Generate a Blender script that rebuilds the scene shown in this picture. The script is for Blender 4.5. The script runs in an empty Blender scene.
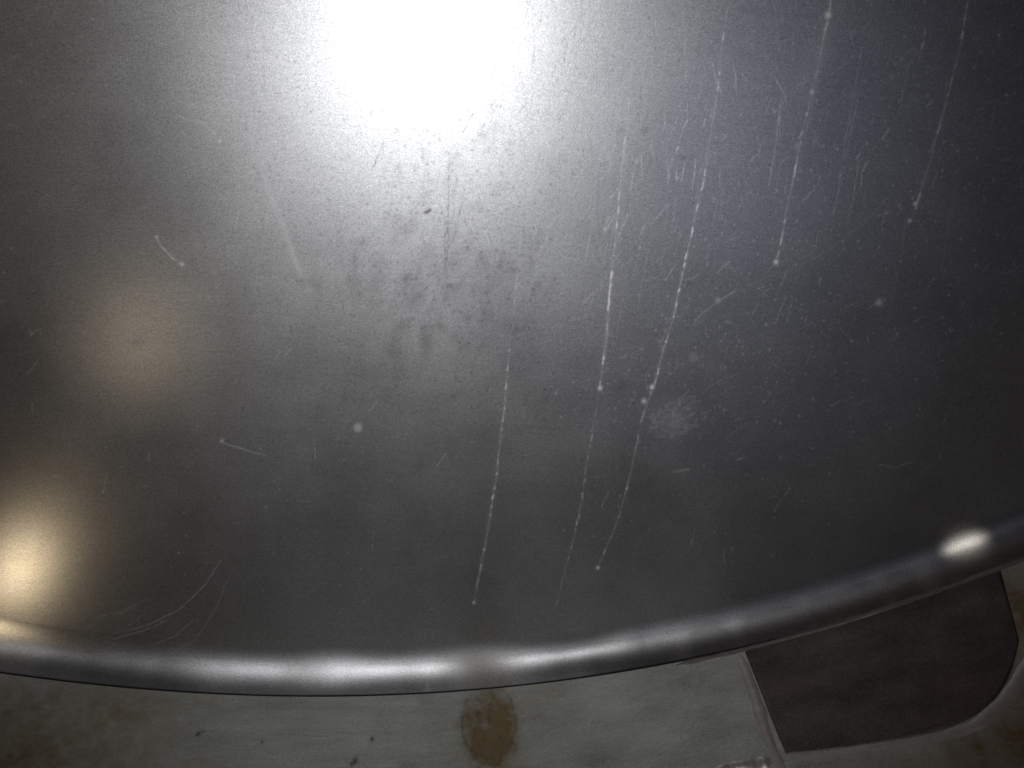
import bpy, math, random
import numpy as np
from mathutils import Vector, Matrix

S = bpy.context.scene
PI = math.pi
# ------------------------------------------------------------------ camera
PITCH, ROLL, YAW, F = math.radians(34.5), math.radians(6.8), math.radians(8.0), 796.4
Fw = Vector((math.sin(YAW)*math.cos(PITCH), math.cos(YAW)*math.cos(PITCH), -math.sin(PITCH)))
R0 = Fw.cross(Vector((0, 0, 1))).normalized(); U0 = R0.cross(Fw)
Rt = math.cos(ROLL)*R0 + math.sin(ROLL)*U0
Up = -math.sin(ROLL)*R0 + math.cos(ROLL)*U0
cam = bpy.data.cameras.new('camera'); co = bpy.data.objects.new('camera', cam)
S.collection.objects.link(co); S.camera = co
cam.sensor_width = 36; cam.lens = F/1024*36; cam.clip_start = 0.01; cam.clip_end = 100
co.matrix_world = Matrix((Rt, Up, -Fw)).transposed().to_4x4()

# ------------------------------------------------------------------ world, exposure
W = bpy.data.worlds.new('World'); S.world = W; W.use_nodes = True
wn, wl = W.node_tree.nodes, W.node_tree.links
bg = wn['Background']
tc = wn.new('ShaderNodeTexCoord'); sx = wn.new('ShaderNodeSeparateXYZ')
wl.new(tc.outputs['Generated'], sx.inputs[0])
cr = wn.new('ShaderNodeValToRGB'); mr = wn.new('ShaderNodeMapRange')
mr.inputs['From Min'].default_value = -0.58; mr.inputs['From Max'].default_value = 0.6
wl.new(sx.outputs['X'], mr.inputs['Value']); wl.new(mr.outputs[0], cr.inputs[0])
cr.color_ramp.elements[0].color = (0.115, 0.078, 0.056, 1)
cr.color_ramp.elements[1].color = (0.006, 0.0028, 0.0040, 1)
e = cr.color_ramp.elements.new(0.45); e.color = (0.0065, 0.0062, 0.0062, 1)
wl.new(cr.outputs[0], bg.inputs['Color']); bg.inputs['Strength'].default_value = 1.0
S.view_settings.view_transform = 'Standard'; S.view_settings.look = 'None'
S.view_settings.exposure = 0; S.view_settings.gamma = 1
S.render.engine = 'CYCLES'

# ------------------------------------------------------------------ tank geometry (metres, camera at the origin)
R = 1.165; XC, ZC = -0.0785, 0.665; DS = 0.50      # shell radius, tank axis, plane of the head's rim
RK = 0.042; RCR = 3.2                              # knuckle radius, crown radius of the dished head
SF = math.asin((R-RK)/(RCR-RK))                     # slope where crown and knuckle meet
YK = DS; YCR = YK + RK*math.cos(SF) - RCR*math.cos(SF)

def fit_seam():
    global R, XC, ZC
    pts = [(0,676),(100,684),(200,690.5),(330,693),(450,690),(560,680.5),(660,667),(735,652),(870,614),(915,600),(1015,562)]
    A, b = [], []
    for x, y in pts:
        d = ((x-512)/F)*Rt - ((y-384)/F)*Up + Fw
        d = d*(DS/d.y); A.append((2*d.x, 2*d.z, 1)); b.append(d.x**2+d.z**2)
    s = np.linalg.lstsq(np.array(A), np.array(b), rcond=None)[0]
    XC, ZC = float(s[0]), float(s[1]); R = float(math.sqrt(s[2]+s[0]**2+s[1]**2))
fit_seam()
SF = math.asin((R-RK)/(RCR-RK)); YCR = YK + RK*math.cos(SF) - RCR*math.cos(SF)
print('tank R', R, 'axis', XC, ZC)

def ray(px, py):
    return ((px-512)/F)*Rt - ((py-384)/F)*Up + Fw
def at_wall(px, py):                                # picture point -> (x, z) on the head
    d = ray(px, py); lo, hi = 0.2, 2.0
    for _ in range(34):
        t = (lo+hi)/2; p = d*t; rho = math.hypot(p.x-XC, p.z-ZC)
        if rho >= R: y = DS if p.y > DS else 9
        elif rho < (R-RK)+RK*math.sin(SF): y = YCR+math.sqrt(RCR**2-rho**2)
        else: y = DS+math.sqrt(max(RK**2-(rho-R+RK)**2, 0))
        if p.y > y or (rho >= R): hi = t
        else: lo = t
    p = d*t; return (p.x, p.z)
def at_floor(px, py):                               # picture point -> (arc length u, y) on the shell
    d = ray(px, py)
    a = d.x**2+d.z**2; b = -2*(d.x*XC+d.z*ZC); c = XC**2+ZC**2-R**2
    t = (-b+math.sqrt(b*b-4*a*c))/(2*a); p = d*t
    return (math.atan2(p.x-XC, ZC-p.z)*R, p.y)

# ------------------------------------------------------------------ helpers
def tag(o, label=None, cat=None, group=None, kind=None):
    for k, v in (('label', label), ('category', cat), ('group', group), ('kind', kind)):
        if v: o[k] = v
    return o
def grid_object(name, P, attrs, mat, parent=None):
    n, m = P.shape[:2]
    me = bpy.data.meshes.new(name)
    idx = np.arange(n*m).reshape(n, m)
    q = np.stack([idx[:-1, :-1], idx[:-1, 1:], idx[1:, 1:], idx[1:, :-1]], -1).reshape(-1)
    nf = (n-1)*(m-1)
    me.vertices.add(n*m); me.vertices.foreach_set('co', P.reshape(-1).astype(np.float32))
    me.loops.add(nf*4); me.loops.foreach_set('vertex_index', q.astype(np.int32))
    me.polygons.add(nf); me.polygons.foreach_set('loop_start', np.arange(0, nf*4, 4, dtype=np.int32))
    me.update(calc_edges=True)
    me.shade_smooth()
    for k, v in attrs.items():
        a = me.attributes.new(k, 'FLOAT', 'POINT'); a.data.foreach_set('value', v.reshape(-1).astype(np.float32))
    me.materials.append(mat)
    o = bpy.data.objects.new(name, me); S.collection.objects.link(o); o.parent = parent
    return o

class Sheet:
    """a surface's own wear map, in metres of that surface"""
    def __init__(s, x0, x1, y0, y1, res):
        s.x0, s.y0, s.res = x0, y0, res
        s.w, s.h = int((x1-x0)/res)+1, int((y1-y0)/res)+1
        s.a = np.zeros((s.h, s.w), np.float32)
    def blob(s, x, y, rx, ry, amp, ang=0.0, hard=2.0, mx=False):
        r = max(rx, ry)*2.2+2*s.res
        i0, i1 = max(int((y-r-s.y0)/s.res), 0), min(int((y+r-s.y0)/s.res)+2, s.h)
        j0, j1 = max(int((x-r-s.x0)/s.res), 0), min(int((x+r-s.x0)/s.res)+2, s.w)
        if i0 >= i1 or j0 >= j1: return
        Y, X = np.mgrid[i0:i1, j0:j1]; X = X*s.res+s.x0-x; Y = Y*s.res+s.y0-y
        c, n = math.cos(ang), math.sin(ang)
        q = (((X*c+Y*n)/rx)**2+((-X*n+Y*c)/ry)**2)**(hard/2)
        v = amp*np.exp(-q); t = s.a[i0:i1, j0:j1]
        if mx: np.maximum(t, v, out=t)
        else: t += v
    def stroke(s, pts, w, amp, beads=0.0, seed=0, wander=0.0, fade=True, step=0.6):
        """a drip or scratch: beads 0 = plain line, 1 = broken row of beads"""
        rn = random.Random(seed); L = 0; off = 0.0; k = rn.random()*10; lv = 1.0
        tot = sum(math.dist(a, b) for a, b in zip(pts, pts[1:])) or 1e-6
        run = 0
        for a, b in zip(pts, pts[1:]):
            d = math.dist(a, b); n = max(int(d/(w*step)), 1)
            ux, uy = (b[0]-a[0])/(d or 1), (b[1]-a[1])/(d or 1)
            for i in range(n):
                t = (L+d*i/n)/tot; off += rn.gauss(0, wander)*0.25; off *= 0.97
                if beads:
                    run -= 1
                    if run <= 0: run = rn.randint(2, 12); lv = rn.choice((0.1, 0.3, 0.6, 1.0, 1.5)) if rn.random() < 0.48 else 0.0
                g = 1-beads+beads*lv
                if fade: g *= min(1, 6*t+0.15)*min(1, 6*(1-t)+0.3)
                if g > 0.02:
                    s.blob(a[0]+(b[0]-a[0])*i/n-uy*off, a[1]+(b[1]-a[1])*i/n+ux*off,
                           w*rn.uniform(.4, 1.1), w*rn.uniform(.4, 1.1), amp*g*rn.uniform(.7, 1.1), mx=True)
            L += d
    def sample(s, X, Y):
        u = np.clip((X-s.x0)/s.res, 0, s.w-1.001); v = np.clip((Y-s.y0)/s.res, 0, s.h-1.001)
        j, i = u.astype(int), v.astype(int); fu, fv = u-j, v-i
        a = s.a
        return (a[i, j]*(1-fu)+a[i, j+1]*fu)*(1-fv)+(a[i+1, j]*(1-fu)+a[i+1, j+1]*fu)*fv

def smooth_noise(X, Y, sc, seed):
    rn = np.random.RandomState(seed); g = rn.rand(128, 128)
    u, v = X/sc+500, Y/sc+500; i, j = np.floor(v).astype(int), np.floor(u).astype(int)
    fu, fv = u-j, v-i; fu = fu*fu*(3-2*fu); fv = fv*fv*(3-2*fv); i %= 128; j %= 128; i1 = (i+1) % 128; j1 = (j+1) % 128
    return (g[i, j]*(1-fu)+g[i, j1]*fu)*(1-fv)+(g[i1, j]*(1-fu)+g[i1, j1]*fu)*fv

# ------------------------------------------------------------------ materials
def steel(name, color, r1, r2, mixl, aniso, residue_col, grain=(1200, 1200), axis='X', bumpk=1.0, stain=None, dust=0.0, rot=0.0, resk=1.0, mottle=0.30, cs=9):
    """bare sheet steel: two gloss lobes, brushed grain, chalky residue, dirt and rust taken from the wear maps"""
    m = bpy.data.materials.new(name); m.use_nodes = True
    N, L = m.node_tree.nodes, m.node_tree.links
    N.clear()
    out = N.new('ShaderNodeOutputMaterial')
    tc = N.new('ShaderNodeTexCoord')
    def attr(n):
        a = N.new('ShaderNodeAttribute'); a.attribute_name = n; return a.outputs['Fac']
    def math_(op, a, b=None, clamp=False):
        k = N.new('ShaderNodeMath'); k.operation = op; k.use_clamp = clamp
        for q, v in ((0, a), (1, b)):
            if v is None: continue
            if isinstance(v, (int, float)): k.inputs[q].default_value = v
            else: L.new(v, k.inputs[q])
        return k.outputs[0]
    def noise(scale, det=2.0, rough=0.5):
        mp = N.new('ShaderNodeMapping'); mp.inputs['Scale'].default_value = scale
        L.new(tc.outputs['Object'], mp.inputs[0])
        n = N.new('ShaderNodeTexNoise'); n.inputs['Scale'].default_value = 1; n.inputs['Detail'].default_value = det
        n.inputs['Roughness'].default_value = rough
        L.new(mp.outputs[0], n.inputs[0]); return n.outputs['Fac']
    def mixc(f, a, b):
        k = N.new('ShaderNodeMix'); k.data_type = 'RGBA'
        if isinstance(f, (int, float)): k.inputs[0].default_value = f
        else: L.new(f, k.inputs[0])
        for q, v in ((6, a), (7, b)):
            if isinstance(v, tuple): k.inputs[q].default_value = (*v, 1)
            else: L.new(v, k.inputs[q])
        return k.outputs[2]
    fine = noise((1000, 1000, 1000), 2.5, .65)                      # orange-peel of the pickled surface
    if axis == 'X': brush = noise((260, 900, 1900), 2.0); brush2 = noise((12, 60, 500), 2.0)
    else: brush = noise((60, 2200, 2200), 2.0); brush2 = noise((14, 420, 420), 2.0)
    cloud = noise((cs, cs, cs) if axis == 'X' else (cs*.45, cs*2.2, cs*2.2), 7.0, 0.62)
    var = math_('ADD', math_('MULTIPLY', fine, 0.75), math_('MULTIPLY', brush, 0.25))
    var = math_('ADD', math_('MULTIPLY', math_('SUBTRACT', var, 0.5), 1.0*bumpk), 1.0)
    var = math_('MULTIPLY', var, math_('ADD', math_('MULTIPLY', math_('SUBTRACT', brush2, 0.5), 0.14 if axis == 'X' else 0.55), 1.0))
    tone = math_('ADD', math_('MULTIPLY', math_('SUBTRACT', cloud, 0.5), mottle*1.6), 1.0)
    dirt_dim = attr('dirt_dim'); res = math_('MULTIPLY', attr('residue'), resk, True); rust = attr('rust')
    base = mixc(rust, tuple(color), stain or (0.13, 0.10, 0.06))
    base = mixc(dirt_dim, base, (0.035, 0.032, 0.03))
    mul = N.new('ShaderNodeVectorMath'); mul.operation = 'SCALE'
    L.new(base, mul.inputs[0]); L.new(math_('MULTIPLY', var, tone), mul.inputs['Scale'])
    col = mul.outputs[0]
    bm = N.new('ShaderNodeBump'); bm.inputs['Strength'].default_value = 0.06*min(bumpk, 2); bm.inputs['Distance'].default_value = 0.0004
    L.new(math_('ADD', fine, math_('MULTIPLY', brush, 0.5)), bm.inputs['Height'])
    tan = N.new('ShaderNodeCombineXYZ'); tan.inputs[0].default_value = 1.0   # rolling grain runs across the tank
    lobes = []
    for rr, an in ((r1, aniso*0.6), (r2, aniso)):
        g = N.new('ShaderNodeBsdfAnisotropic'); g.distribution = 'GGX'
        L.new(col, g.inputs['Color'])
        L.new(math_('ADD', math_('MULTIPLY', math_('SUBTRACT', cloud, 0.5), 0.10), math_('ADD', math_('MULTIPLY', rust, 0.25), rr), True), g.inputs['Roughness'])
        g.inputs['Anisotropy'].default_value = an; g.inputs['Rotation'].default_value = rot
        L.new(bm.outputs[0], g.inputs['Normal']); L.new(tan.outputs[0], g.inputs['Tangent'])
        lobes.append(g.outputs[0])
    mx = N.new('ShaderNodeMixShader'); mx.inputs[0].default_value = mixl
    L.new(lobes[0], mx.inputs[1]); L.new(lobes[1], mx.inputs[2])
    # thin dust / oxide film that scatters
    df = N.new('ShaderNodeBsdfDiffuse'); df.inputs['Roughness'].default_value = 1
    L.new(mixc(rust, residue_col, (0.20, 0.155, 0.085)), df.inputs['Color'])
    f = math_('ADD', math_('MULTIPLY', math_('ADD', math_('MULTIPLY', cloud, 0.8), math_('MULTIPLY', fine, 0.8)), dust), res, True)
    f = math_('ADD', f, math_('MULTIPLY', rust, 0.45), True)
    f = math_('MULTIPLY', f, math_('SUBTRACT', 1.0, dirt_dim), True)
    m2 = N.new('ShaderNodeMixShader'); L.new(f, m2.inputs[0]); L.new(mx.outputs[0], m2.inputs[1]); L.new(df.outputs[0], m2.inputs[2])
    L.new(m2.outputs[0], out.inputs[0])
    return m

M_head = steel('polished_steel', (0.488, 0.494, 0.500), 0.40, 0.43, 0.30, 0.15, (0.92, 0.93, 0.95), dust=0.003, rot=0.0, bumpk=2.2, resk=1.5, mottle=0.25)
M_shell = steel('dull_steel', (0.43, 0.45, 0.43), 0.40, 0.58, 0.4, 0.25, (0.44, 0.465, 0.43), axis='Y', dust=0.50, bumpk=3.8, mottle=.85, cs=22)
M_panel = steel('dark_reflect_steel', (0.17, 0.15, 0.15), 0.42, 0.6, 0.5, 0.2, (0.13, 0.115, 0.115), axis='Y', dust=0.22, bumpk=3.8, mottle=1.2, cs=14)  # dark reflection painted into the panel's colour, with some brown staining
M_weld = steel('weld_metal', (0.42, 0.41, 0.40), 0.38, 0.5, 0.5, 0.0, (0.44, 0.43, 0.415), axis='Y', dust=0.4, mottle=.7, cs=20)
M_fil = steel('tinted_weld', (0.30, 0.28, 0.275), 0.45, 0.6, 0.5, 0.0, (0.14, 0.13, 0.125), axis='Y', dust=0.2, mottle=.8)
M_gap = bpy.data.materials.new('joint_shadow'); M_gap.use_nodes = True
b = M_gap.node_tree.nodes['Principled BSDF']; b.inputs['Base Color'].default_value = (0.02, 0.018, 0.016, 1); b.inputs['Roughness'].default_value = 0.9

# ------------------------------------------------------------------ wear on the head, with dimming painted on its knuckle
RS = 0.0005
res = Sheet(-0.60, 0.75, -0.90, 0.10, RS); dirt_dim = Sheet(-0.60, 0.75, -0.90, 0.10, RS); rust = Sheet(-0.60, 0.75, -0.90, 0.10, 0.002)
rn = random.Random(7)
def wl_(pts): return [at_wall(*p) for p in pts]
PX = 0.0007                                            # one pixel on the head
drips = [  # (points, width, strength, beads)
 ([(527,60),(524,180),(519,260),(512,330),(505,400),(497,470),(486,540),(474,603)], 1.5, .30, .7),
 ([(634,55),(628,110),(620,190),(612,270),(606,340),(600,388)], 1.3, .95, .8),
 ([(600,388),(592,430),(583,490),(571,550),(556,606)], 1.0, .22, .8),
 ([(733,-20),(724,28),(717,90),(703,180),(690,240),(672,320),(655,380),(640,425)], 1.25, .62, .75),
 ([(640,425),(632,470),(618,520),(598,568)], 1.2, .24, .7),
 ([(832,-20),(828,15),(818,70),(806,120),(795,170),(786,215),(777,262)], 1.4, .45, .75),
 ([(972,-20),(960,50),(944,110),(931,160),(917,205),(909,224)], 1.5, .24, .7),
 ([(782,90),(777,130),(771,175),(768,190)], 1.2, .28, .4),
 ([(228,20),(240,70),(252,130),(266,185),(282,225),(296,262),(312,296)], 5, .24, .3),
 ([(283,235),(297,262),(308,290)], 1.6, .16, .3),
]
for k, (p, w, a, bd) in enumerate(drips):
    res.stroke(wl_(p), w*PX, a, bd, seed=k, wander=PX*0.6)
    res.stroke(wl_(p), w*PX*2.6, a*0.10, 0.3, seed=k+50)
for x, y, r, a in ((358,428,6.0,.20),(776,262,3,.5),(600,388,3,.5),(828,15,3.4,.5),(812,92,2.4,.4),(916,204,2.6,.35),(910,221,2.4,.25),
                   (652,387,3,.55),(644,401,3.4,.35),(598,568,2.4,.35),(474,603,2.4,.25),(220,141,2.4,.35),(214,133,1.8,.3),(182,264,2.4,.4),
                   (157,237,1.8,.3),(222,441,2.2,.22),(718,300,4,.18),(879,303,4,.18),(551,178,2.2,.35),(573,202,1.6,.3),(797,146,4,.12),
                   (243,120,2,.3),(283,116,2,.3),(693,357,7,.06),(214,272,2,.15),(427,716,3,.1)):
    x_, y_ = at_wall(x, y); res.blob(x_, y_, r*PX, r*PX*1.1, a, hard=4 if r > 5 else 2, mx=True)
# scratches: chalky, curved or short
scr = [([(155,235),(160,245),(170,256),(182,266)],1.0,.35),([(178,117),(205,123),(212,131),(219,142)],.9,.25),
 ([(220,441),(245,450),(266,456)],1.0,.2),([(600,210),(590,232)],.8,.12),([(627,28),(622,60),(612,95),(601,110)],.9,.22),([(648,60),(636,95)],.9,.2),
 ([(575,75),(567,100),(562,110)],.9,.25),([(660,35),(665,55),(661,85)],.8,.15),([(644,30),(660,36)],.8,.15),([(775,78),(784,92),(787,105)],.9,.3),
 ([(671,202),(660,213),(648,226)],1.0,.32),([(598,195),(587,210),(580,220)],.8,.18),([(740,288),(718,302),(700,315),(692,326)],1.0,.22),
 ([(880,205),(860,225),(840,242),(815,258),(790,270),(760,280),(725,300)],.9,.07),([(895,190),(870,218),(845,238)],.8,.07),
 ([(762,140),(758,152),(748,163)],.9,.25),([(716,274),(722,266),(730,260)],.9,.28),([(815,188),(808,195),(802,202)],.9,.3),([(890,128),(882,140)],1.4,.25),
 ([(700,272),(693,278),(682,280)],.8,.25),([(588,240),(580,246)],.9,.25),
 ([(672,472),(690,470)],1.3,.14),
 ([(120,632),(150,624),(180,608),(205,585),(222,560)],.8,.16),([(110,640),(140,632),(172,618)],.7,.15),([(145,648),(175,636),(196,618)],.7,.12),
 ([(160,660),(195,640),(215,610),(232,570)],.8,.09),([(92,618),(120,612),(150,598)],.7,.10),([(100,640),(125,628),(150,610)],.6,.10),
 ([(628,668),(600,672)],1,.0),([(455,152),(452,200),(449,262)],.7,.0),([(700,395),(720,380),(742,372)],.8,.08),([(745,410),(740,428),(725,440)],.8,.06)]
for k, (p, w, a) in enumerate(scr):
    if a: res.stroke(wl_(p), w*PX, a, 0.35, seed=100+k, wander=PX*0.5)
for k in range(150):                                    # rubbed patch of scale
    a, q = rn.random()*2*PI, rn.random()**.7; x, y = 672+30*q*math.cos(a), 418+24*q*math.sin(a); an = rn.gauss(-.4, .5); ln = rn.uniform(3, 12)
    if (x-668)*.5+(y-422) > -20: res.stroke(wl_([(x, y), (x+math.cos(an)*ln, y+math.sin(an)*ln)]), rn.uniform(.8, 2.2)*PX, rn.uniform(.03, .11), .4, seed=3000+k)
# smeared haze
for x, y, rx, ry, a, an in ((240,60,12,60,.03,-.3),(225,130,30,60,.02,-.3),(672,418,32,28,.035,0),(690,300,60,26,.012,-.4),(580,180,60,90,.025,0),
                            (640,90,60,60,.03,0),(815,60,14,60,.04,.2),(460,420,70,90,.010,0),(690,180,60,100,.02,.2),(800,240,90,60,.012,.5),(670,450,50,30,.012,0)):
    x_, y_ = at_wall(x, y); res.blob(x_, y_, rx*PX, ry*PX, a, ang=-an)
# random specks and hairline scratches, also past the edge of the frame
for k in range(6000):
    x, y = rn.gauss(650, 150), rn.gauss(170, 150)
    if rn.random() < .35: x, y = rn.uniform(-150, 1180), rn.uniform(-60, 640)
    x_, y_ = at_wall(x, y); r = rn.choice((.6, .7, .8, 1.0, 1.3))*PX
    res.blob(x_, y_, r, r*rn.uniform(.8, 1.6), rn.uniform(.03, .10+.20*math.exp(-((x-660)/190)**2-((y-170)/190)**2))*(1.7 if rn.random() < .05 else 1), mx=True)
for k in range(620):
    x, y = rn.gauss(650, 170), rn.gauss(190, 130)
    if k > 540: x, y = rn.uniform(-100, 1100), rn.uniform(-40, 620)
    an = rn.gauss(2.15, .4); ln = rn.uniform(4, 22)*(1.8 if rn.random() < .1 else 1)
    c = rn.gauss(0, .25); p = [(x, y), (x+math.cos(an)*ln/2, y+math.sin(an)*ln/2), (x+math.cos(an)*ln/2+math.cos(an+c)*ln/2, y+math.sin(an)*ln/2+math.sin(an+c)*ln/2)]
    res.stroke(wl_(p), rn.uniform(.5, .9)*PX, rn.uniform(.04, .20), .5, seed=400+k)
for k in range(110):                                     # near-vertical faint runs
    x, y = rn.gauss(560, 170), rn.uniform(-30, 260); ln = rn.uniform(20, 120)
    p = [(x, y), (x-ln*.08, y+ln*.5), (x-ln*.18, y+ln)]
    res.stroke(wl_(p), rn.uniform(.6, 1.2)*PX, rn.uniform(.05, .2), .6, seed=900+k, wander=PX*.6)
for k in range(330):                                    # close hairlines just right of the bright middle
    x, y = rn.gauss(600, 55), rn.gauss(110, 80); an = rn.gauss(1.85, .25); ln = rn.uniform(5, 38); c = rn.gauss(0, .15)
    p = wl_([(x, y), (x+math.cos(an)*ln/2, y+math.sin(an)*ln/2), (x+math.cos(an)*ln/2+math.cos(an+c)*ln/2, y+math.sin(an)*ln/2+math.sin(an+c)*ln/2)])
    if rn.random() < .6: res.stroke(p, rn.uniform(.5, .9)*PX, rn.uniform(.25, .9), .55, seed=4000+k, wander=PX*.4)
    else: dirt_dim.stroke(p, rn.uniform(.5, .9)*PX, rn.uniform(.08, .3), .5, seed=4000+k, wander=PX*.4)
# dark scratches and pits under the flash
dk = [([(450,150),(449,190),(447,240),(446,290)],.8,.55),([(452,165),(446,215),(444,268),(441,300)],.9,.40),([(384,138),(378,156),(372,172)],.9,.55),
      ([(462,205),(456,232),(448,250)],1.1,.4),([(515,118),(530,150),(540,170)],.9,.35),([(500,140),(520,175)],.8,.3),([(420,201),(410,215)],.8,.3),
      ([(524,100),(534,140),(536,175)],.8,.3),([(455,215),(444,240),(446,285)],1.1,.35),([(560,150),(552,190)],.9,.2),([(700,40),(694,80)],1,.2),([(468,172),(463,186)],.9,.4)]
for k, (p, w, a) in enumerate(dk):
    dirt_dim.stroke(wl_(p), w*PX, a, .6, seed=1200+k, wander=PX*.9)
for x, y, rx, ry, a in ((427,212,4,2.4,.75),(430,210,2,2,.6),(450,286,5,3,.45),(442,213,3,1.5,.4),(406,278,6,4,.25),(468,318,7,4,.22),(137,342,10,7,.16),
                        (147,330,5,4,.1),(126,305,4,3,.1),(645,130,5,4,.3),(683,158,4,3,.25),(430,250,22,18,.04),(505,330,30,14,.05),(395,360,60,20,.04),(450,470,60,50,.03)):
    x_, y_ = at_wall(x, y); dirt_dim.blob(x_, y_, rx*PX, ry*PX, a, ang=.5)
for k in range(2200):
    x, y = rn.gauss(450, 70), rn.gauss(250, 100)
    if rn.random() < .3: x, y = rn.uniform(200, 700), rn.uniform(-20, 500)
    x_, y_ = at_wall(x, y); r = rn.choice((.7, .9, 1.2, 1.8))*PX; dirt_dim.blob(x_, y_, r, r, rn.uniform(.08, .40), mx=True)
for k in range(130):
    x, y = rn.gauss(430, 60), rn.gauss(270, 70); x_, y_ = at_wall(x, y); dirt_dim.blob(x_, y_, rn.uniform(3, 10)*PX, rn.uniform(4, 18)*PX, rn.uniform(.05, .18), ang=rn.gauss(-.2, .3))
for k in range(110):
    x, y = rn.gauss(440, 90), rn.gauss(220, 90); an = rn.gauss(1.7, .4); ln = rn.uniform(8, 50)
    dirt_dim.stroke(wl_([(x, y), (x+math.cos(an)*ln, y+math.sin(an)*ln)]), rn.uniform(.6, 1)*PX, rn.uniform(.10, .38), .7, seed=1500+k, wander=PX)
for k in range(52):  # darkening painted on the right knuckle to dim its reflection band
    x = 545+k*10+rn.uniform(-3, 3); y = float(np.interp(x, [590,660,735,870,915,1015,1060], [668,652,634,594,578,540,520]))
    x_, y_ = at_wall(x, y); dirt_dim.blob(x_, y_, 22*PX, 20*PX, (.22+.03*rn.random())*min(1, .15+(x-545)/110))
for x, y in ((60,662),(100,668),(130,670),(160,672),(190,674)):  # left knuckle: highlight toned down by painted dark patches
    x_, y_ = at_wall(x, y); dirt_dim.blob(x_, y_, 26*PX, 16*PX, .26)
for x, y, rx, ry, a in ((487,690,50,24,.5),(470,660,36,14,.15)):
    x_, y_ = at_wall(x, y); rust.blob(x_, y_, rx*PX, ry*PX, a)

# ------------------------------------------------------------------ bulkhead (dished tank end)
bulk = bpy.data.objects.new('tank_bulkhead', None); S.collection.objects.link(bulk)
bulk.location = (XC, DS+RK, ZC-R)
tag(bulk, 'smooth shiny steel tank end wall with flash glare and chalky drip streaks', 'bulkhead')
def nonuni(a0, a, b, b1, fine, coarse):
    return np.concatenate([np.arange(a0, a, coarse), np.arange(a, b, fine), np.arange(b, b1+coarse/2, coarse)])
th_l = math.atan2(at_wall(-25, 680)[0]-XC, ZC-at_wall(-25, 680)[1]); pr = at_wall(1050, 560); th_r = math.atan2(pr[0]-XC, ZC-pr[1])
xl = at_wall(-25, -20); th_l = min(th_l, math.atan2(xl[0]-XC, ZC-xl[1])); xr = at_wall(1050, -20); th_r = max(th_r, math.atan2(xr[0]-XC, ZC-xr[1]))
TH = nonuni(th_l-0.35, th_l, th_r, th_r+0.35, 0.00075, 0.008)
rho_top = min(math.hypot(p[0]-XC, p[1]-ZC) for p in (at_wall(-25, -20), at_wall(500, -20), at_wall(1050, -20)))
rj = (R-RK)+RK*math.sin(SF)
prof = [(r, YCR+math.sqrt(RCR**2-r*r), 0) for r in nonuni(0.12, rho_top, rj-1e-4, rj-1e-4, 0.00085, 0.02)]
for ph in np.linspace(SF, PI/2, 90)[1:]:
    prof.append(((R-RK)+RK*math.sin(ph), DS+RK*math.cos(ph), (ph-SF)/(PI/2-SF)))
RP = np.array([p[0] for p in prof])[:, None]; YP = np.array([p[1] for p in prof])[:, None]; KN = np.array([p[2] for p in prof])[:, None]
T = TH[None, :]
# slow waves left by the flanging roll in the knuckle, and the sheet's own gentle buckles
RIP = None
def ripple(T, KN):
    u = T*R
    k = np.sin(np.clip(KN, 0, 1)*PI)
    w = (smooth_noise(u, u*0, 0.055, 3)-.5)*0.0009+(smooth_noise(u, u*0, 0.13, 5)-.5)*0.0045
    q = np.clip((u-U_A)/.05, 0, 1)
    return k*w*(1-.93*q)
U_A = 0.0
bw = np.clip((RP-0.1)/0.1, 0, 1)*(1-np.clip(KN*3, 0, 1))
Xp = XC+RP*np.sin(T); Zp = ZC-RP*np.cos(T)
buck = bw*((smooth_noise(Xp, Zp, 0.22, 9)-.5)*0.0018)
_p = at_wall(600, 660); U_A = math.atan2(_p[0]-XC, ZC-_p[1])*R
rr = RP-ripple(T, KN)-0.0012*(KN > 0.999)
yy = YP-ripple(T, KN)*0.8+buck
P = np.stack([XC+rr*np.sin(T), yy+0*T, ZC-rr*np.cos(T)], -1)-np.array(bulk.location)
Xw, Zw = XC+rr*np.sin(T), ZC-rr*np.cos(T)
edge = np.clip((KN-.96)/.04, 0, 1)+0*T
knuckle_dim = (.20+.12*smooth_noise(Xw, Zw, .02, 61))*np.clip(KN*2.5, 0, 1)  # dark film painted along the whole knuckle to lower its highlights
grid_object('dished_plate', P[::-1], {'residue': res.sample(Xw, Zw)[::-1], 'dirt_dim': np.clip(np.minimum(dirt_dim.sample(Xw, Zw)+knuckle_dim, np.where(KN > 0, .82, 1.0))+edge*.5, 0, 1)[::-1], 'rust': np.clip(rust.sample(Xw, Zw), 0, 1)[::-1]}, M_head, bulk)

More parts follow.
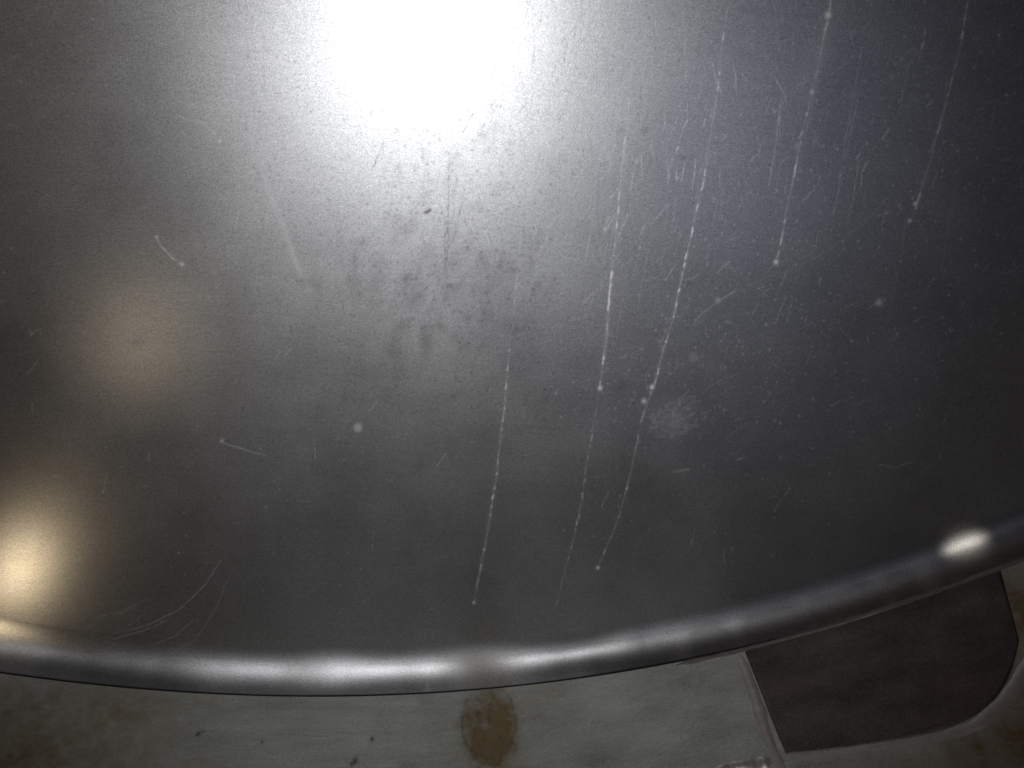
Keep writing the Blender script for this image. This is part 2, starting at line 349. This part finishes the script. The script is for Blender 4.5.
# ------------------------------------------------------------------ shell (tank floor)
UL, UR, YB = th_l*R-.3, th_r*R+.3, -0.35
fres = Sheet(UL, UR, YB, DS, .0006); fdirt = Sheet(UL, UR, YB, DS, .0006); frust = Sheet(UL, UR, YB, DS, .001)
fl = lambda pts: [at_floor(*p) for p in pts]
def fblob(sh, x, y, rx, ry, a, hard=2.0, mx=False):
    u, v = at_floor(x, y); u2, _ = at_floor(x+rx, y); _, v2 = at_floor(x, y+ry)
    sh.blob(u, v, abs(u2-u), abs(v2-v), a, hard=hard, mx=mx)
fblob(frust, 489, 726, 29, 44, .78, 6)
fblob(frust, 489, 745, 44, 60, .30, 2); fblob(frust, 495, 790, 40, 60, .35, 2)
fblob(frust, 545, 705, 34, 50, .30, 2); fblob(frust, 440, 720, 24, 50, .15, 2)
for x, y, rx, ry, a in ((10,730,110,70,.6),(130,705,90,26,.42),(0,790,110,40,.5),(150,755,100,34,.35),(1015,690,40,70,.55),(1020,610,40,60,.9),(1030,740,80,50,.5),(990,760,60,40,.45),(230,700,70,16,.15),(900,770,80,30,.35)):
    fblob(frust, x, y, rx, ry, a)
for k in range(50):                                    # rusty ring of the stain
    a = k/50*2*PI; x, y = 489+27*math.cos(a), 722+37*math.sin(a)
    if rn.random() < .85: fblob(fdirt, x+rn.uniform(-.7, .7), y, 1.3, 3.6, rn.uniform(.1, .6), mx=True)
    if rn.random() < .6: fblob(fdirt, 489+(34+rn.uniform(-2, 2))*math.cos(a), 724+44*math.sin(a), 1.5, 2, rn.uniform(.05, .2), mx=True)
fdirt.stroke([at_floor(489+27*math.cos(q/40*2*PI)+math.sin(q*1.3)*.5, 726+40*math.sin(q/40*2*PI)) for q in range(-12, 27)], .0011, .75, .40, seed=5, wander=.0008)
for k in range(60):
    a = rn.random()*2*PI; r = rn.random()**.5; fblob(fdirt, 489+24*r*math.cos(a), 722+33*r*math.sin(a), rn.uniform(1, 4), rn.uniform(1, 4), rn.uniform(.1, .45), mx=True)
for p, w, a in (([(372,740),(366,757),(362,768)],1.1,.6),([(380,712),(372,738)],.7,.25),([(430,745),(440,728)],.6,.2),([(199,733),(196,736)],2,.8),([(600,690),(660,706)],.6,.0)):
    if a: fdirt.stroke(fl(p), w*.0009, a, .5, seed=77)
for x, y, r in ((372,739,2.4),(355,761,3.2),(352,764,2.2),(199,733,2.2),(203,731,1.5),(262,742,1.5)): fblob(fdirt, x, y, r, r*1.3, .85, mx=True)
for p, w, a in (([(560,712),(620,720),(680,738),(735,752)],.9,.10),([(570,700),(600,706),(640,712)],.8,.10),([(610,690),(625,712)],.8,.1),([(250,720),(290,726)],1,.16),([(600,672),(640,676),(700,690)],.8,.07),
                ([(590,735),(640,738),(700,742)],.8,.07),([(690,640),(700,700),(715,768)],.7,.05)):
    fres.stroke(fl(p), w*.0009, a, .4, seed=int(p[0][0]))
for x, y, rx, ry, a in ((610,705,24,22,.16),(640,735,30,22,.10),(735,765,30,10,.35),(600,740,60,30,.05),(275,726,10,2,.2)): fblob(fres, x, y, rx, ry, a)
for x, y, rx, ry, a in ((600,765,24,26,.30),(700,690,24,40,.10),(440,700,30,10,.1),(60,690,60,8,.12)): fblob(fdirt, x, y, rx, ry, a)
for k in range(500):
    x, y = rn.uniform(-40, 1060), rn.uniform(660, 820)
    q = fres if rn.random() < .6 else fdirt
    fblob(q, x, y, rn.uniform(.7, 1.6), rn.uniform(.7, 1.6), rn.uniform(.1, .45), mx=True)
for k in range(460):
    x, y = rn.uniform(-40, 1040), rn.uniform(690, 800); an = rn.gauss(.1, .5); ln = rn.uniform(10, 60)
    (fres if rn.random() < .65 else fdirt).stroke(fl([(x, y), (x+math.cos(an)*ln, y+math.sin(an)*ln*.5)]), rn.uniform(.5, .9)*.0009, rn.uniform(.08, .25), .5, seed=2000+k)

yy_, xx_ = np.mgrid[0:frust.h, 0:frust.w]
frust.a *= .55+.85*(.6*smooth_noise(xx_*.001, yy_*.001, .010, 71)+.4*smooth_noise(xx_*.001, yy_*.001, .003, 72))
frust.a = np.clip(frust.a+.35*np.clip(smooth_noise(xx_*.001, yy_*.001, .035, 73)*smooth_noise(xx_*.001, yy_*.001, .09, 74)*2-.75, 0, 1), 0, 1)
yy_, xx_ = np.mgrid[0:fres.h, 0:fres.w]
sc_ = smooth_noise(xx_*.0006, yy_*.0006*8, .012, 75)*smooth_noise(xx_*.0006, yy_*.0006, .03, 76)
fres.a += np.clip(sc_-.35, 0, 1)*.25
fdirt.a += np.clip(smooth_noise(xx_*.0006, yy_*.0006, .018, 77)*smooth_noise(xx_*.0006, yy_*.0006, .05, 78)-.38, 0, 1)*.7
shell = bpy.data.objects.new('tank_shell', None); S.collection.objects.link(shell); shell.location = (XC, 0, ZC-R)
tag(shell, 'dull scratched steel tank floor with round brown stain below the shiny end wall', 'tank shell')
GAP = 0.0010
U = nonuni(UL, th_l*R, th_r*R, UR, .0011, .02)
yb = min(at_floor(-25, 790)[1], at_floor(1050, 790)[1], at_floor(500, 790)[1])
Ys = np.concatenate([np.arange(YB, yb, .02), np.arange(yb, DS-GAP, .0010), [DS-GAP]])
def on_shell(u, y, h=0.0):
    r = R-h; return np.stack([XC+r*np.sin(u/R)+0*y, y+0*u, ZC-r*np.cos(u/R)+0*y], -1)
Ug, Yg = np.meshgrid(U, Ys)
wav = (smooth_noise(Ug, Yg, .09, 21)-.5)*.0022+(smooth_noise(Ug, Yg, .03, 22)-.5)*.0004
fade = np.clip((DS-Yg)/.03, 0, 1)
P = on_shell(Ug, Yg, wav*fade)-np.array(shell.location)
grid_object('floor_plate', P, {'residue': np.clip(fres.sample(Ug, Yg), 0, 1), 'dirt_dim': np.clip(fdirt.sample(Ug, Yg), 0, 1), 'rust': np.clip(frust.sample(Ug, Yg), 0, 1)}, M_shell, shell)
# dark joint between rim and floor
Ug2, Yg2 = np.meshgrid(np.arange(UL, UR, .005), np.array([DS-GAP*2, DS+.004]))
grid_object('lap_joint', on_shell(Ug2, Yg2, -.0012)-np.array(shell.location), {}, M_gap, shell)

# doubler plate on the right with its weld beads
def densify(pts, step):
    out = []
    for a, b in zip(pts, pts[1:]):
        n = max(int(math.dist(a, b)/step), 1)
        out += [(a[0]+(b[0]-a[0])*i/n, a[1]+(b[1]-a[1])*i/n) for i in range(n)]
    return out+[pts[-1]]
def bead(name, pts, w, h, seed, mat, smooth=6, lumps=.25):
    p = np.array(densify(fl(pts), .0012))
    for _ in range(smooth*4): p[1:-1] = (p[:-2]+p[1:-1]*2+p[2:])/4
    t = np.gradient(p, axis=0); t /= np.linalg.norm(t, axis=1)[:, None]; n = np.stack([-t[:, 1], t[:, 0]], 1)
    rs = np.random.RandomState(seed); s = np.arange(len(p))*.0012
    lump = 1+lumps*(smooth_noise(s, s*0, .006, seed)-.5)*2+.02*np.sin(s/.0045*2*PI+6*smooth_noise(s, s*0, .01, seed+4))
    tp = np.clip(np.minimum(s, s[-1]-s)/.02, .05, 1); lump = lump*tp
    wd = w*tp*(1+.5*(smooth_noise(s, s*0+3, .012, seed+1)-.5))
    V = np.linspace(-1, 1, 15)
    Uo = p[:, 0][:, None]+n[:, 0][:, None]*V*wd[:, None]; Yo = p[:, 1][:, None]+n[:, 1][:, None]*V*wd[:, None]
    hh = h*lump[:, None]*(1-V**2)-.0004
    Z = np.zeros_like(Uo)
    return grid_object(name, (on_shell(Uo, Yo, hh)-np.array(shell.location))[::-1], {'residue': Z+.05, 'dirt_dim': Z, 'rust': Z}, mat, shell)
# plate: a thin sheet laid on the floor, its far edge tucked under the rim
def curve(pts, n):
    p = np.array(fl(pts)); d = np.r_[0, np.cumsum(np.linalg.norm(np.diff(p, axis=0), axis=1))]; q = np.linspace(0, d[-1], n)
    c = np.stack([np.interp(q, d, p[:, 0]), np.interp(q, d, p[:, 1])], 1)
    for _ in range(400): c[1:-1] = (c[:-2]+c[1:-1]*2+c[2:])/4
    return c
far = curve([(745,652),(870,617),(960,586),(1000,568)], 220); near = curve([(786,756),(850,749),(930,736),(972,720),(1000,697),(1014,668),(1019,640)], 220)
tt = np.linspace(0, 1, 120)[:, None, None]
pt = far[None]*(1-tt)+near[None]*tt
Uq, Yq = pt[..., 0], np.minimum(pt[..., 1], DS-.0015)
sg, tg = np.meshgrid(np.linspace(0, 1, 220), tt[:, 0, 0])
ed = np.minimum(np.minimum(sg, 1-sg)*220, (1-tg)*120)
hh = np.clip(ed/2.0, 0, 1)*.0012-.0006+.0010
pan = on_shell(Uq, Yq, hh+(smooth_noise(Uq, Yq, .05, 31)-.5)*.0005)
prs = np.clip(smooth_noise(Uq, Yq, .03, 40)*.6-.2, 0, 1)
grid_object('doubler_plate', (pan-np.array(shell.location))[::-1], {'residue': prs[::-1]*.05, 'dirt_dim': .25+prs[::-1]*.3, 'rust': np.clip(smooth_noise(Uq, Yq, .05, 41)-.45, 0, 1)[::-1]*.5}, M_panel, shell)
bead('weld_seam', [(735,648),(739,655),(747,674),(757,702),(767,736),(780,765),(794,800)], .0062, .0019, 5, M_weld)
bead('weld_seam', [(790,762),(850,755),(930,742),(977,725),(1006,700),(1024,672),(1048,640)], .0075, .0014, 8, M_weld, lumps=.10)
bead('weld_seam', [(700,780),(725,768),(750,764),(770,762),(792,762)], .0065, .0024, 11, M_weld, lumps=.5)

bead('weld_fillet', [(668,667),(700,660),(735,652),(800,635),(870,614),(915,599),(1015,562),(1060,542)], .0042, .0012, 15, M_fil, lumps=.12)
# ------------------------------------------------------------------ lamps
def lamp(name, loc, power, radius, color):
    l = bpy.data.lights.new(name, 'POINT'); l.energy = power; l.shadow_soft_size = radius; l.color = color
    o = bpy.data.objects.new(name, l); S.collection.objects.link(o); o.location = loc; return o
fl_ = bpy.data.lights.new('camera_flash', 'SPOT'); fl_.energy = 9.5; fl_.shadow_soft_size = 0.022; fl_.color = (.98, .98, 1.0)
fl_.spot_size = math.radians(94); fl_.spot_blend = 1.0
fo = bpy.data.objects.new('camera_flash', fl_); S.collection.objects.link(fo)
FC = Rt*-0.046+Up*0.006-Fw*0.004; aim = (Fw+Rt*-0.03+Up*0.06).normalized()
fo.location = FC; fo.rotation_euler = (-aim).to_track_quat('Z', 'Y').to_euler()
def mirrored(px, py, dist):                              # where a lamp stands whose glint the head shows at that spot
    d = ray(px, py).normalized(); x, z = at_wall(px, py); rho = math.hypot(x-XC, z-ZC)
    if rho < rj: sn = rho/RCR; y = YCR+math.sqrt(RCR**2-rho**2)
    else: sn = min((rho-R+RK)/RK, 1); y = DS+RK*math.sqrt(1-sn*sn)
    n = Vector((-(x-XC)/rho*sn, -math.sqrt(1-sn*sn), -(z-ZC)/rho*sn))
    r = d-2*d.dot(n)*n; return Vector((x, y, z))+r*dist
def torch(name, px, py, dist, power, radius, color, cone):   # a hand torch laid in the tank, shining at the head
    d0 = mirrored(px, py, 0); p = mirrored(px, py, dist)
    l = bpy.data.lights.new(name, 'SPOT'); l.energy = power; l.shadow_soft_size = radius; l.color = color
    l.spot_size = math.radians(cone); l.spot_blend = 1.0
    o = bpy.data.objects.new(name, l); S.collection.objects.link(o); o.location = p
    o.rotation_euler = (p-d0).to_track_quat('Z', 'Y').to_euler(); print(name, p)
torch('inspection_lamp', 20, 566, .14, .15, .010, (1.0, .77, .48), 110)
torch('far_lamp', 145, 335, .25, .065, .016, (1.0, .80, .54), 60)
torch('hand_lamp', 966, 546, .5, 3.6, .008, (1.0, .92, .82), 5.6)
m_ = mirrored(715, 130, 0.8); w_ = mirrored(715, 130, 0)    # added bluish fill behind the camera, skews the wall's halo to the right
ml = bpy.data.lights.new('halo_fill', 'AREA'); ml.shape = 'DISK'; ml.size = .22; ml.energy = .16; ml.color = (.64, .72, 1.0)
mo = bpy.data.objects.new('halo_fill', ml); S.collection.objects.link(mo); mo.location = m_
mo.rotation_euler = (m_-w_).to_track_quat('Z', 'Y').to_euler()
